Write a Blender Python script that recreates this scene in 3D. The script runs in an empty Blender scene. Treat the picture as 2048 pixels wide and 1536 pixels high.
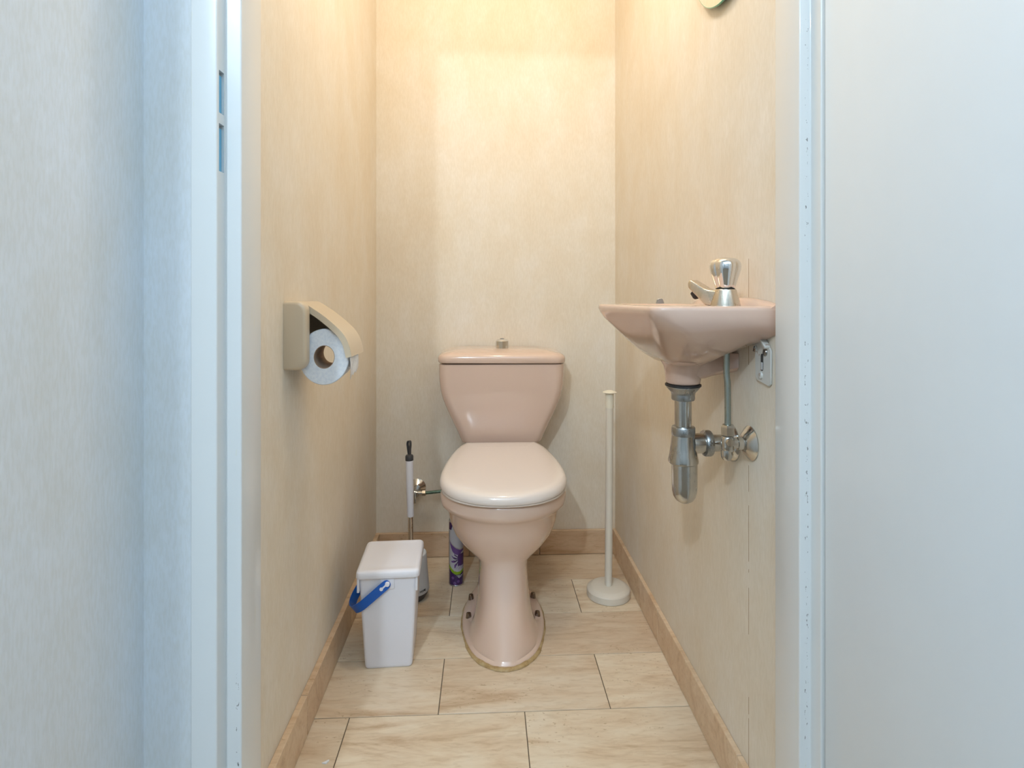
import bpy, bmesh, math, random
from mathutils import Vector, Matrix
random.seed(7)
PI = math.pi
S = bpy.context.scene
COL = S.collection

# ------------------------------------------------------------------ camera
# room axes: X right, Y into the toilet room, Z up.  photo 2048 x 1536, focal length 1126 px
H = 0.96
THETA = math.atan(53 / 1126)
cam_data = bpy.data.cameras.new('camera')
cam_data.sensor_width = 36.0
cam_data.lens = 36.0 * 1126 / 2048
cam_data.shift_y = -(768 - 593) / 2048
cam_data.clip_start = 0.02
cam = bpy.data.objects.new('camera', cam_data)
cam.location = (0, 0, H)
cam.rotation_euler = (PI / 2, 0, -THETA)
COL.objects.link(cam)
S.camera = cam

# ------------------------------------------------------------------ light
S.view_settings.view_transform = 'Standard'
S.view_settings.look = 'None'
S.view_settings.exposure = 0.16
S.view_settings.gamma = 1.0
S.view_settings.use_curve_mapping = False
world = bpy.data.worlds.new('world')
S.world = world
world.use_nodes = True
world.node_tree.nodes['Background'].inputs[0].default_value = (0.75, 0.88, 1.0, 1)
world.node_tree.nodes['Background'].inputs[1].default_value = 0.3


def lamp(name, kind, loc, energy, color, size, rot=(0, 0, 0), size_y=None):
    d = bpy.data.lights.new(name, kind)
    d.energy = energy
    d.color = color
    if kind == 'POINT':
        d.shadow_soft_size = size
    else:
        d.shape = 'RECTANGLE'
        d.size = size
        d.size_y = size_y or size
    o = bpy.data.objects.new(name, d)
    o.location = loc
    o.rotation_euler = rot
    COL.objects.link(o)
    return o


lamp('toilet_ceiling_lamp', 'POINT', (0.05, 1.20, 2.22), 11.8, (1.0, 0.87, 0.70), 0.06)
lamp('hall_ceiling_lamp', 'POINT', (-0.62, -1.15, 2.35), 70.0, (0.72, 0.87, 1.0), 0.04)
lamp('hall_fill', 'AREA', (0.1, -0.9, 2.44), 28.0, (0.56, 0.78, 1.0), 1.9, (0, 0, 0), 1.6)  # soft cool fill added under the hall ceiling, no real fixture


# ------------------------------------------------------------------ materials
def mat(name, base=(0.8, 0.8, 0.8), rough=0.5, metal=0.0, coat=0.0, spec=0.5):
    m = bpy.data.materials.new(name)
    m.use_nodes = True
    b = m.node_tree.nodes['Principled BSDF']
    b.inputs['Base Color'].default_value = (*base, 1)
    b.inputs['Roughness'].default_value = rough
    b.inputs['Metallic'].default_value = metal
    b.inputs['Coat Weight'].default_value = coat
    b.inputs['Coat Roughness'].default_value = 0.04
    b.inputs['Specular IOR Level'].default_value = spec
    return m


class G:
    """small node graph helper"""
    def __init__(s, m):
        s.t = m.node_tree
        s.b = s.t.nodes['Principled BSDF']

    def new(s, kind, **kw):
        n = s.t.nodes.new(kind)
        for k, v in kw.items():
            setattr(n, k, v)
        return n

    def link(s, a, b):
        s.t.links.new(a, b)

    def coord(s, scale=(1, 1, 1), kind='Object'):
        tc = s.new('ShaderNodeTexCoord')
        mp = s.new('ShaderNodeMapping')
        mp.inputs['Scale'].default_value = scale
        s.link(tc.outputs[kind], mp.inputs['Vector'])
        return mp.outputs['Vector']

    def noise(s, vec, scale=1.0, detail=4.0, rough=0.55, dist=0.0):
        n = s.new('ShaderNodeTexNoise')
        n.inputs['Scale'].default_value = scale
        n.inputs['Detail'].default_value = detail
        n.inputs['Roughness'].default_value = rough
        n.inputs['Distortion'].default_value = dist
        s.link(vec, n.inputs['Vector'])
        return n.outputs['Fac']

    def ramp(s, fac, stops):
        r = s.new('ShaderNodeValToRGB')
        e = r.color_ramp.elements
        while len(e) < len(stops):
            e.new(0.5)
        for i, (p, c) in enumerate(stops):
            e[i].position = p
            e[i].color = (*c, 1) if len(c) == 3 else c
        s.link(fac, r.inputs['Fac'])
        return r.outputs['Color']

    def mix(s, fac, a, b, mode='MIX'):
        n = s.new('ShaderNodeMix', data_type='RGBA', blend_type=mode)
        for sock, v in ((n.inputs[0], fac), (n.inputs[6], a), (n.inputs[7], b)):
            if hasattr(v, 'links') or hasattr(v, 'is_output'):
                s.link(v, sock)
            elif isinstance(v, (int, float)):
                sock.default_value = v
            else:
                sock.default_value = (*v, 1)
        return n.outputs[2]

    def math(s, op, a, b=0.0, c=None, clamp=False):
        n = s.new('ShaderNodeMath', operation=op, use_clamp=clamp)
        for i, v in enumerate((a, b, c)):
            if v is None:
                continue
            if hasattr(v, 'is_output'):
                s.link(v, n.inputs[i])
            else:
                n.inputs[i].default_value = v
        return n.outputs[0]

    def bump(s, fac, strength=0.1, dist=0.001):
        n = s.new('ShaderNodeBump')
        n.inputs['Strength'].default_value = strength
        n.inputs['Distance'].default_value = dist
        s.link(fac, n.inputs['Height'])
        s.link(n.outputs['Normal'], s.b.inputs['Normal'])

    def base(s, c):
        s.link(c, s.b.inputs['Base Color'])


def wallpaper(name, tone, hi, lo, seam=None):
    m = mat(name, tone, 0.75, spec=0.25)
    g = G(m)
    big = g.noise(g.coord((7, 7, 4.5)), 1.0, 6, 0.6, 0.3)
    c = g.ramp(big, [(0.32, lo), (0.5, tone), (0.68, hi)])
    fib = g.noise(g.coord((260, 260, 55)), 1.0, 4, 0.6)
    f = g.ramp(fib, [(0.42, (0.975, 0.97, 0.955)), (0.5, (1, 1, 1)), (0.66, (1.025, 1.028, 1.035))])
    c = g.mix(1.0, c, f, 'MULTIPLY')
    patch = g.noise(g.coord((38, 38, 17)), 1.0, 5, 0.7)
    p = g.ramp(patch, [(0.45, (0.985, 0.98, 0.97)), (0.62, (1.0, 1.0, 1.0)), (0.72, (1.035, 1.04, 1.05))])
    c = g.mix(1.0, c, p, 'MULTIPLY')
    if seam is not None:
        tc = g.new('ShaderNodeTexCoord')
        sx = g.new('ShaderNodeSeparateXYZ')
        g.link(tc.outputs['Object'], sx.inputs[0])
        d = g.math('ABSOLUTE', g.math('SUBTRACT', sx.outputs['Y'], seam))
        k = g.math('MULTIPLY', g.math('LESS_THAN', d, 0.0008), g.math('LESS_THAN', sx.outputs['Z'], 1.03))
        nz = g.noise(g.coord((1, 1, 9)), 1.0, 2)
        k = g.math('MULTIPLY', k, g.math('GREATER_THAN', nz, 0.5))
        c = g.mix(k, c, (0.38, 0.24, 0.11))
    g.base(c)
    g.bump(fib, 0.12, 0.0004)
    return m


M = {}
M['wallpaper'] = wallpaper('cream_wallpaper', (0.81, 0.725, 0.60), (0.83, 0.76, 0.66), (0.79, 0.69, 0.55))
M['wallpaper_seam'] = wallpaper('cream_wallpaper_seam', (0.81, 0.725, 0.60), (0.83, 0.76, 0.66),
                                (0.79, 0.69, 0.55), 1.021)
M['hall_paper'] = wallpaper('hall_wallpaper', (0.77, 0.80, 0.82), (0.79, 0.83, 0.87), (0.75, 0.765, 0.76))
M['hall_dim'] = mat('muted_hall_wall', (0.42, 0.43, 0.43), 0.8)  # unseen rear and far hall walls, darkened to cut bounced light
M['ceiling'] = mat('white_ceiling', (0.85, 0.84, 0.82), 0.8)

# travertine: every tile carries its own random numbers in the colour attribute 'tile'


def travertine(name, tint=1.0, vert=False):
    m = mat(name, (0.7, 0.6, 0.45), 0.32, spec=0.45)
    g = G(m)
    at = g.new('ShaderNodeAttribute', attribute_name='tile')
    tc = g.new('ShaderNodeTexCoord')
    off = g.new('ShaderNodeVectorMath', operation='SCALE')
    off.inputs['Scale'].default_value = 7.0
    g.link(at.outputs['Color'], off.inputs[0])
    add = g.new('ShaderNodeVectorMath', operation='ADD')
    g.link(tc.outputs['Object'], add.inputs[0])
    g.link(off.outputs[0], add.inputs[1])

    def sc(v):
        mp = g.new('ShaderNodeMapping')
        mp.inputs['Scale'].default_value = v
        g.link(add.outputs[0], mp.inputs['Vector'])
        return mp.outputs['Vector']
    vein = g.noise(sc((3.2, 15, 15)), 1.0, 6, 0.62, 1.1)
    c = g.ramp(vein, [(0.28, (0.52 * tint, 0.37 * tint, 0.24 * tint)), (0.42, (0.69 * tint, 0.56 * tint, 0.42 * tint)),
                      (0.55, (0.755 * tint, 0.65 * tint, 0.52 * tint)), (0.72, (0.79 * tint, 0.71 * tint, 0.60 * tint))])
    fine = g.noise(sc((22, 110, 110)), 1.0, 4, 0.6, 0.8)
    c = g.mix(1.0, c, g.ramp(fine, [(0.33, (0.90, 0.87, 0.83)), (0.5, (1, 1, 1)), (0.7, (1.03, 1.035, 1.04))]), 'MULTIPLY')
    pit = g.noise(sc((90, 170, 170)), 1.0, 3, 0.5)
    area = g.noise(sc((4, 9, 9)), 1.0, 2, 0.5)
    pf = g.math('MULTIPLY', g.math('GREATER_THAN', pit, 0.66), g.math('GREATER_THAN', area, 0.52))
    c = g.mix(g.math('MULTIPLY', pf, 0.55), c, (0.42, 0.29, 0.16))
    sep = g.new('ShaderNodeSeparateColor')
    g.link(at.outputs['Color'], sep.inputs[0])
    tone = g.ramp(sep.outputs[2], [(0.0, (0.93, 0.86, 0.78)), (0.5, (1.02, 0.98, 0.90)), (1.0, (1.08, 1.05, 0.98))])
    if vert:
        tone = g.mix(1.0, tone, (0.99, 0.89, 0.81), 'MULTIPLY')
    c = g.mix(1.0, c, tone, 'MULTIPLY')
    g.base(c)
    g.bump(vein, 0.05, 0.001)
    return m


M['travertine'] = travertine('travertine_tile')
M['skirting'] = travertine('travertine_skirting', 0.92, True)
M['grout'] = mat('grout', (0.16, 0.12, 0.08), 0.9)


def painted(name, base, rough):
    m = mat(name, base, rough, coat=0.25)
    g = G(m)
    n = g.noise(g.coord((9, 9, 3)), 1.0, 3)
    g.base(g.mix(1.0, base, g.ramp(n, [(0.3, (0.985, 0.985, 0.985)), (0.7, (1.01, 1.01, 1.01))]), 'MULTIPLY'))
    return m


M['door_paint'] = painted('door_paint', (0.79, 0.86, 0.91), 0.4)

# frame paint: off white, black grime specks along the outer stop edges
m = mat('frame_paint', (0.75, 0.76, 0.745), 0.33, coat=0.3)
g = G(m)
tc = g.new('ShaderNodeTexCoord')
sx = g.new('ShaderNodeSeparateXYZ')
g.link(tc.outputs['Object'], sx.inputs[0])
ax = sx.outputs['X']
dl = g.math('ABSOLUTE', g.math('SUBTRACT', ax, -0.3565))
dr = g.math('ABSOLUTE', g.math('SUBTRACT', ax, 0.484))
bandl = g.math('MULTIPLY', g.math('LESS_THAN', dl, 0.0022), g.math('LESS_THAN', sx.outputs['Z'], 0.42))
bandr = g.math('LESS_THAN', dr, 0.0028)
onface = g.math('LESS_THAN', sx.outputs['Y'], 0.8295)
onface2 = g.math('GREATER_THAN', sx.outputs['Y'], 0.82)
band = g.math('MULTIPLY', g.math('MULTIPLY', g.math('MAXIMUM', bandl, bandr), onface), onface2)
sp = g.noise(g.coord((300, 1, 120)), 1.0, 3, 0.65)
big = g.noise(g.coord((1, 1, 7)), 1.0, 2, 0.5)
th = g.math('SUBTRACT', 0.72, g.math('MULTIPLY', big, 0.16))
speck = g.math('MULTIPLY', band, g.math('GREATER_THAN', sp, th))
n = g.noise(g.coord((9, 9, 3)), 1.0, 3)
c = g.ramp(n, [(0.3, (0.735, 0.745, 0.73)), (0.7, (0.755, 0.765, 0.75))])
yl = g.noise(g.coord((60, 60, 9)), 1.0, 3)
c = g.mix(g.math('MULTIPLY', g.math('GREATER_THAN', yl, 0.69), 0.3), c, (0.74, 0.73, 0.60))
c = g.mix(g.math('MULTIPLY', speck, 0.8), c, (0.10, 0.09, 0.07))
g.base(c)
M['frame_paint'] = m


def ceramic(name, base, rough=0.12):
    m = mat(name, base, rough, coat=0.6, spec=0.5)
    return m


M['pink_ceramic'] = ceramic('pink_beige_ceramic', (0.73, 0.54, 0.43))
M['basin_ceramic'] = ceramic('basin_ceramic', (0.70, 0.485, 0.375), 0.1)
M['seat_plastic'] = ceramic('seat_plastic', (0.84, 0.75, 0.69), 0.12)
M['holder_plastic'] = mat('beige_plastic', (0.64, 0.52, 0.37), 0.34, coat=0.25)
M['white_plastic'] = mat('white_plastic', (0.84, 0.83, 0.88), 0.4)
M['ivory_plastic'] = mat('ivory_plastic', (0.74, 0.69, 0.60), 0.4)
M['ivory_cap'] = mat('ivory_cap', (0.80, 0.75, 0.62), 0.35)
M['blue_plastic'] = mat('blue_plastic', (0.003, 0.11, 0.50), 0.35)
M['grey_plastic'] = mat('dark_grey_plastic', (0.055, 0.055, 0.06), 0.5)
M['light_grey'] = mat('light_grey_plastic', (0.62, 0.63, 0.64), 0.4)
M['black_rubber'] = mat('black_rubber', (0.02, 0.02, 0.02), 0.5)
M['cavity'] = mat('dark_cavity', (0.05, 0.05, 0.05), 0.8)
M['slot_insert'] = mat('blue_grey_insert', (0.16, 0.46, 0.68), 0.45)
M['card'] = mat('card_core', (0.42, 0.30, 0.21), 0.85)
M['black_ink'] = mat('black_ink', (0.02, 0.02, 0.02), 0.6)
M['paper_scrap'] = mat('white_paper', (0.85, 0.86, 0.86), 0.8)
M['mirror_glass'] = mat('mirror_glass', (0.92, 0.94, 0.92), 0.01, 1.0)
M['glass_edge'] = mat('green_glass_edge', (0.10, 0.42, 0.27), 0.15, coat=0.5)


def metal(name, base, rough, spots=0.0):
    m = mat(name, base, rough, 1.0)
    g = G(m)
    n = g.noise(g.coord((60, 60, 25)), 1.0, 4, 0.6)
    r = g.ramp(n, [(0.35, (rough * 0.7,) * 3), (0.7, (rough * 1.5 + spots,) * 3)])
    g.link(r, g.b.inputs['Roughness'])
    if spots:
        g.base(g.ramp(n, [(0.35, base), (0.6, tuple(x * 0.85 for x in base)), (0.75, tuple(x * 0.6 for x in base))]))
    return m


M['chrome'] = metal('chrome', (0.80, 0.80, 0.80), 0.07)
M['brushed'] = metal('satin_metal', (0.72, 0.655, 0.56), 0.26)
M['old_chrome'] = metal('worn_chrome', (0.60, 0.585, 0.55), 0.16, 0.08)
M['dull_chrome'] = metal('dull_chrome', (0.42, 0.43, 0.43), 0.30, 0.1)
M['bolt'] = metal('dark_bolt_metal', (0.22, 0.18, 0.15), 0.18)
M['copper_tube'] = metal('green_grey_tube', (0.38, 0.42, 0.38), 0.35, 0.1)
M['green_tube'] = metal('green_tube', (0.16, 0.24, 0.19), 0.4, 0.1)
M['tin'] = metal('can_metal', (0.6, 0.6, 0.6), 0.3)

m = mat('rusty_white_metal', (0.66, 0.66, 0.62), 0.45)
g = G(m)
n = g.noise(g.coord((70, 70, 70)), 1.0, 4, 0.6)
g.base(g.ramp(n, [(0.62, (0.66, 0.66, 0.62)), (0.70, (0.30, 0.16, 0.08))]))
M['bracket_metal'] = m

m = mat('toilet_paper', (0.80, 0.815, 0.84), 0.9, spec=0.1)
g = G(m)
n = g.noise(g.coord((180, 180, 180)), 1.0, 3)
g.base(g.ramp(n, [(0.3, (0.72, 0.745, 0.79)), (0.6, (0.82, 0.83, 0.845))]))
g.bump(n, 0.5, 0.001)
M['paper'] = m

m = mat('yellowed_silicone', (0.50, 0.36, 0.16), 0.5)
g = G(m)
n = g.noise(g.coord((45, 45, 45)), 1.0, 4, 0.7)
g.base(g.ramp(n, [(0.35, (0.50, 0.37, 0.20)), (0.55, (0.42, 0.28, 0.12)), (0.72, (0.22, 0.13, 0.05))]))
M['silicone'] = m


# ------------------------------------------------------------------ mesh helpers
def tag(o, label=None, cat=None, group=None, kind=None):
    if label: o['label'] = label
    if cat: o['category'] = cat
    if group: o['group'] = group
    if kind: o['kind'] = kind
    return o


def thing(name, label, cat, loc):
    o = bpy.data.objects.new(name, None)
    o.location = loc
    o.empty_display_size = 0.05
    COL.objects.link(o)
    return tag(o, label, cat)


def obj(name, bm, material, parent=None, smooth=True, angle=38, label=None):
    bmesh.ops.remove_doubles(bm, verts=bm.verts, dist=1e-6)
    bmesh.ops.recalc_face_normals(bm, faces=bm.faces)
    me = bpy.data.meshes.new(name)
    if smooth:
        for f in bm.faces:
            f.smooth = True
        for e in bm.edges:
            if len(e.link_faces) == 2:
                a = e.link_faces[0].normal.angle(e.link_faces[1].normal, 0)
                e.smooth = a < math.radians(angle)
    bm.to_mesh(me)
    bm.free()
    mats = material if isinstance(material, (list, tuple)) else [material]
    for mm in mats:
        me.materials.append(mm)
    o = bpy.data.objects.new(name, me)
    COL.objects.link(o)
    if parent:
        # geometry is written in world coordinates; shift it into the parent's frame
        o.parent = parent
        me.transform(Matrix.Translation(parent.location).inverted())
        if parent.parent:
            me.transform(Matrix.Translation(parent.parent.location).inverted())
    if label:
        o['label'] = label
    return o


def B():
    return bmesh.new()


def box(bm, x0, x1, y0, y1, z0, z1, bev=0.0, seg=2, mtx=None):
    vs = [bm.verts.new((x, y, z)) for x in (x0, x1) for y in (y0, y1) for z in (z0, z1)]
    fs = []
    for q in ((0, 1, 3, 2), (4, 6, 7, 5), (0, 4, 5, 1), (2, 3, 7, 6), (0, 2, 6, 4), (1, 5, 7, 3)):
        fs.append(bm.faces.new([vs[i] for i in q]))
    if bev:
        es = {e for f in fs for e in f.edges}
        r = bmesh.ops.bevel(bm, geom=list(es), offset=bev, segments=seg, affect='EDGES', profile=0.5)
        vs = list({v for f in r['faces'] for v in f.verts} | {v for v in vs if v.is_valid})
    if mtx:
        bmesh.ops.transform(bm, matrix=mtx, verts=[v for v in vs if v.is_valid])
    return bm


def loft(bm, rings, cap0=True, cap1=True, closed=True):
    R = [[bm.verts.new(p) for p in r] for r in rings]
    n = len(R[0])
    for a, b in zip(R, R[1:]):
        for i in range(n if closed else n - 1):
            j = (i + 1) % n
            bm.faces.new((a[i], a[j], b[j], b[i]))
    if cap0: bm.faces.new(R[0][::-1])
    if cap1: bm.faces.new(R[-1])
    return R


def frame_of(axis):
    w = Vector(axis).normalized()
    u = w.orthogonal().normalized()
    if abs(w.z) > 0.99:
        u = Vector((1, 0, 0))
    v = w.cross(u)
    return u, v, w


def lathe(bm, prof, c=(0, 0, 0), axis=(0, 0, 1), n=48, cap0=True, cap1=True):
    """prof: (radius, distance along axis)"""
    u, v, w = frame_of(axis)
    c = Vector(c)
    rings = []
    for r, h in prof:
        r = max(r, 0.00005)
        rings.append([c + w * h + (u * math.cos(a) + v * math.sin(a)) * r
                      for a in [2 * PI * i / n for i in range(n)]])
    return loft(bm, rings, cap0, cap1)


def tube(bm, pts, r, n=20, cap=True):
    pts = [Vector(p) for p in pts]
    rings = []
    u = None
    for i, p in enumerate(pts):
        a = pts[max(i - 1, 0)]
        b = pts[min(i + 1, len(pts) - 1)]
        w = (b - a).normalized()
        if u is None:
            u = w.orthogonal().normalized()
        u = (u - w * u.dot(w)).normalized()
        v = w.cross(u)
        rr = r[i] if isinstance(r, (list, tuple)) else r
        rings.append([p + (u * math.cos(t) + v * math.sin(t)) * rr for t in [2 * PI * k / n for k in range(n)]])
    return loft(bm, rings, cap, cap)


def cr(pts, k=6, closed=False):
    """Catmull-Rom through pts"""
    P = [Vector(p) for p in pts]
    n = len(P)
    out = []
    segs = n if closed else n - 1
    for i in range(segs):
        if closed:
            p0, p1, p2, p3 = P[(i - 1) % n], P[i], P[(i + 1) % n], P[(i + 2) % n]
        else:
            p0, p1, p2, p3 = P[max(i - 1, 0)], P[i], P[i + 1], P[min(i + 2, n - 1)]
        for j in range(k):
            t = j / k
            out.append(0.5 * ((2 * p1) + (p2 - p0) * t + (2 * p0 - 5 * p1 + 4 * p2 - p3) * t * t
                              + (3 * p1 - p0 - 3 * p2 + p3) * t ** 3))
    if not closed:
        out.append(P[-1])
    return out


def sym(cx, ctrl, zf, k=6):
    """closed plan outline symmetric about x=cx from (Y, half width) control points, front to back;
    zf(Y) gives the height"""
    pts = [(cx + hw, y, 0) for y, hw in ctrl] + [(cx - hw, y, 0) for y, hw in ctrl[-2:0:-1]]
    out = cr(pts, k, True)
    return [(p.x, p.y, zf(p.y)) for p in out]


def rrect(x0, x1, y0, y1, z, r, n=6, rb=None):
    """rounded rectangle ring; r near corners (small Y), rb far corners"""
    rb = r if rb is None else rb
    out = []
    for (cx, cy, a0, rr) in ((x1 - r, y0 + r, -PI / 2, r), (x1 - rb, y1 - rb, 0, rb), (x0 + rb, y1 - rb, PI / 2, rb), (x0 + r, y0 + r, PI, r)):
        for i in range(n + 1):
            a = a0 + (PI / 2) * i / n
            out.append((cx + rr * math.cos(a), cy + rr * math.sin(a), z))
    return out


def prism(bm, poly, axis, a0, a1):
    """poly: 2D points, extruded along axis ('x','y','z') between a0 and a1"""
    def p3(p, a):
        if axis == 'z': return (p[0], p[1], a)
        if axis == 'y': return (p[0], a, p[1])
        return (a, p[0], p[1])
    return loft(bm, [[p3(p, a0) for p in poly], [p3(p, a1) for p in poly]])


def bevel_edges(bm, sel, off, seg=3):
    es = [e for e in bm.edges if sel(e)]
    if es:
        bmesh.ops.bevel(bm, geom=es, offset=off, segments=seg, affect='EDGES', profile=0.5)


def struct(name, bm, m, parent=None, smooth=False, angle=38):
    o = obj(name, bm, m, parent, smooth, angle)
    if parent is None:
        o['kind'] = 'structure'
    return o


# ------------------------------------------------------------------ setting
XL, XR, YB, YF = -0.402, 0.487, 2.095, 0.900       # toilet room inner faces
ZC = 2.50
FL = 0.815                                          # hall side face of the front wall

b = B(); box(b, XL - 0.1, XL, YF, YB + 0.1, 0, ZC); struct('wall_left', b, M['wallpaper'])
b = B(); box(b, XR, XR + 0.1, YF, YB + 0.1, 0, ZC); struct('wall_right', b, M['wallpaper_seam'])
b = B(); box(b, XL, XR, YB, YB + 0.1, 0, ZC); struct('wall_back', b, M['wallpaper'])
b = B()
box(b, -0.58, -0.405, FL, YF, 0, ZC)
box(b, 0.53, 1.5, FL, YF, 0, ZC)
box(b, -0.405, 0.53, FL, YF, 2.09, ZC)
struct('wall_front', b, M['hall_paper'])
b = B(); box(b, -0.58, -0.48, 0.25, FL, 0, ZC); box(b, -1.7, -0.58, 0.25, 0.35, 0, ZC)
struct('wall_hall_left', b, M['hall_paper'])
b = B(); box(b, 1.5, 1.6, -2.4, YF, 0, ZC); struct('wall_hall_right', b, M['hall_paper'])
b = B(); box(b, -1.8, -1.7, -2.4, 0.35, 0, ZC); struct('wall_hall_far', b, M['hall_dim'])
b = B(); box(b, -1.8, 1.6, -2.5, -2.4, 0, ZC); struct('wall_hall_rear', b, M['hall_dim'])
b = B(); box(b, -1.8, 1.6, -2.5, YB + 0.1, ZC, ZC + 0.1); struct('ceiling', b, M['ceiling'])

# floor: travertine tiles 400 x 200 mm in half bond over dark grout
b = B()
lay = b.loops.layers.float_color.new('tile')


def tile_box(bm, x0, x1, y0, y1, z0, z1, bev=0.0006, col=None):
    t = bmesh.new()
    tl = t.loops.layers.float_color.new('tile')
    box(t, x0, x1, y0, y1, z0, z1, bev, 1)
    cc = col or (random.random(), random.random(), random.random(), 1)
    for f in t.faces:
        for l in f.loops:
            l[tl] = cc
    me = bpy.data.meshes.new('tmp')
    t.to_mesh(me); t.free()
    bm.from_mesh(me)
    bpy.data.meshes.remove(me)


gp = 0.0011
ys = [0.70 + 0.2 * i for i in range(8)]
tones = {}
for i, y0 in enumerate(ys):
    y1 = min(y0 + 0.2, YB + 0.05)
    if y0 >= YB + 0.04: continue
    offs = 0.0905 if i % 2 == 0 else -0.1085
    x = offs - 0.8
    while x < 0.6:
        a, c = max(x, XL - 0.15), min(x + 0.4, XR + 0.15)
        if c - a > 0.02:
            tile_box(b, a + gp, c - gp, y0 + gp, y1 - gp, -0.012, 0.0)
        x += 0.4
fl = struct('floor', b, M['travertine'])
b = B(); box(b, -1.8, 1.6, -2.5, 0.70, -0.03, 0.0); box(b, XL - 0.1, 0.6, 0.70, YB + 0.1, -0.03, -0.0015)
obj('floor_grout', b, M['grout'], fl, False)

# travertine skirting, in lengths
b = B(); b.loops.layers.float_color.new('tile')
for y0, y1 in ((0.905, 1.247), (1.249, 1.647), (1.649, 2.045), (2.047, 2.094)):
    tile_box(b, XL, -0.388, y0, y1, 0.0014, 0.0905, 0.0012)
struct('baseboard_left', b, M['skirting'])
b = B(); b.loops.layers.float_color.new('tile')
for y0, y1 in ((0.905, 1.045), (1.047, 1.54), (1.542, 1.71), (1.712, 2.094)):
    tile_box(b, 0.476, XR, y0, y1, 0.0014, 0.0905, 0.0012)
struct('baseboard_right', b, M['skirting'])
b = B(); b.loops.layers.float_color.new('tile')
for x0, x1 in ((-0.388, -0.06), (-0.058, 0.2), (0.202, 0.476)):
    tile_box(b, x0, x1, 2.082, 2.094, 0.0014, 0.0905, 0.0012)
struct('baseboard_back', b, M['skirting'])

# steel door frame: one mesh, profile with rebate, slots cut for latch and bolt
def vert_edge(e):
    d = e.verts[0].co - e.verts[1].co
    return abs(d.z) > 0.5


b = B()
profL = [(-0.410, 0.803), (-0.374, 0.803), (-0.374, 0.828), (-0.351, 0.828), (-0.351, 0.900), (-0.405, 0.900), (-0.405, 0.816), (-0.410, 0.816)]
profR = [(0.530, 0.803), (0.530, 0.900), (0.473, 0.900), (0.473, 0.828), (0.491, 0.828), (0.491, 0.803)]
prism(b, profL, 'z', 0, 2.09)
bevel_edges(b, lambda e: vert_edge(e), 0.0022, 3)
k = B()
prism(k, profR, 'z', 0, 2.09)
bevel_edges(k, lambda e: vert_edge(e), 0.0022, 3)
me = bpy.data.meshes.new('t'); k.to_mesh(me); b.from_mesh(me); bpy.data.meshes.remove(me); k.free()
box(b, -0.351, 0.473, 0.828, 0.900, 2.05, 2.09)
box(b, -0.410, 0.530, 0.803, 0.828, 2.075, 2.11)
frame = struct('trim_1', b, M['frame_paint'], None, True, 35)

cut = B()
for z0, z1 in ((1.219, 1.279), (1.1365, 1.204)):
    box(cut, -0.395, -0.372, 0.8095, 0.8245, z0, z1)
cut_o = obj('cutter', cut, M['cavity'], None, False)
mod = frame.modifiers.new('slots', 'BOOLEAN')
mod.operation = 'DIFFERENCE'; mod.object = cut_o; mod.solver = 'EXACT'
dg = bpy.context.evaluated_depsgraph_get()
new_me = bpy.data.meshes.new_from_object(frame.evaluated_get(dg))
frame.modifiers.clear()
frame.data = new_me
bpy.data.objects.remove(cut_o)
b = B()
for z0, z1 in ((1.219, 1.279), (1.1365, 1.204)):
    box(b, -0.3945, -0.3775, 0.8115, 0.8244, z0 + 0.0003, z1 - 0.005)
o = obj('slot_insert', b, M['slot_insert'], frame, False)

# open door leaf, hinged on the right
b = B()
ang = math.radians(-86)
mt = Matrix.Translation((0.4925, 0.7965, 0)) @ Matrix.Rotation(ang, 4, 'Z')
box(b, 0.0, 0.83, 0.0, 0.038, 0.012, 2.07, 0.0022, 3, mt)
door = struct('door_1', b, M['door_paint'], None, True, 35)
b = B()
mt2 = mt
for z in (0.25, 1.85):
    lathe(b, [(0.006, 0), (0.007, 0.002), (0.007, 0.088), (0.006, 0.09)], (0.512, 0.7955, z), n=16)
obj('hinge', b, M['brushed'], door)

# ------------------------------------------------------------------ toilet
CX = 0.052
toilet = thing('toilet', 'pink beige ceramic toilet with closed cream seat lid against the back wall', 'toilet', (CX, 1.75, 0))


def lin(z0, s, y0=1.5):
    return lambda y: z0 + s * (y - y0)


rings = []
flat = lambda z: (lambda y: z)
foot = [(1.447, 0), (1.4635, 0.045), (1.515, 0.088), (1.62, 0.117), (1.72, 0.118), (1.80, 0.100), (1.87, 0.078), (1.93, 0.06), (1.94, 0)]


def shr(c, d):
    out = []
    for i, (y, h) in enumerate(c):
        out.append((y + d if i < 3 else (y - d if i > len(c) - 3 else y), max(0, h - (0 if h == 0 else d))))
    return out


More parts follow.
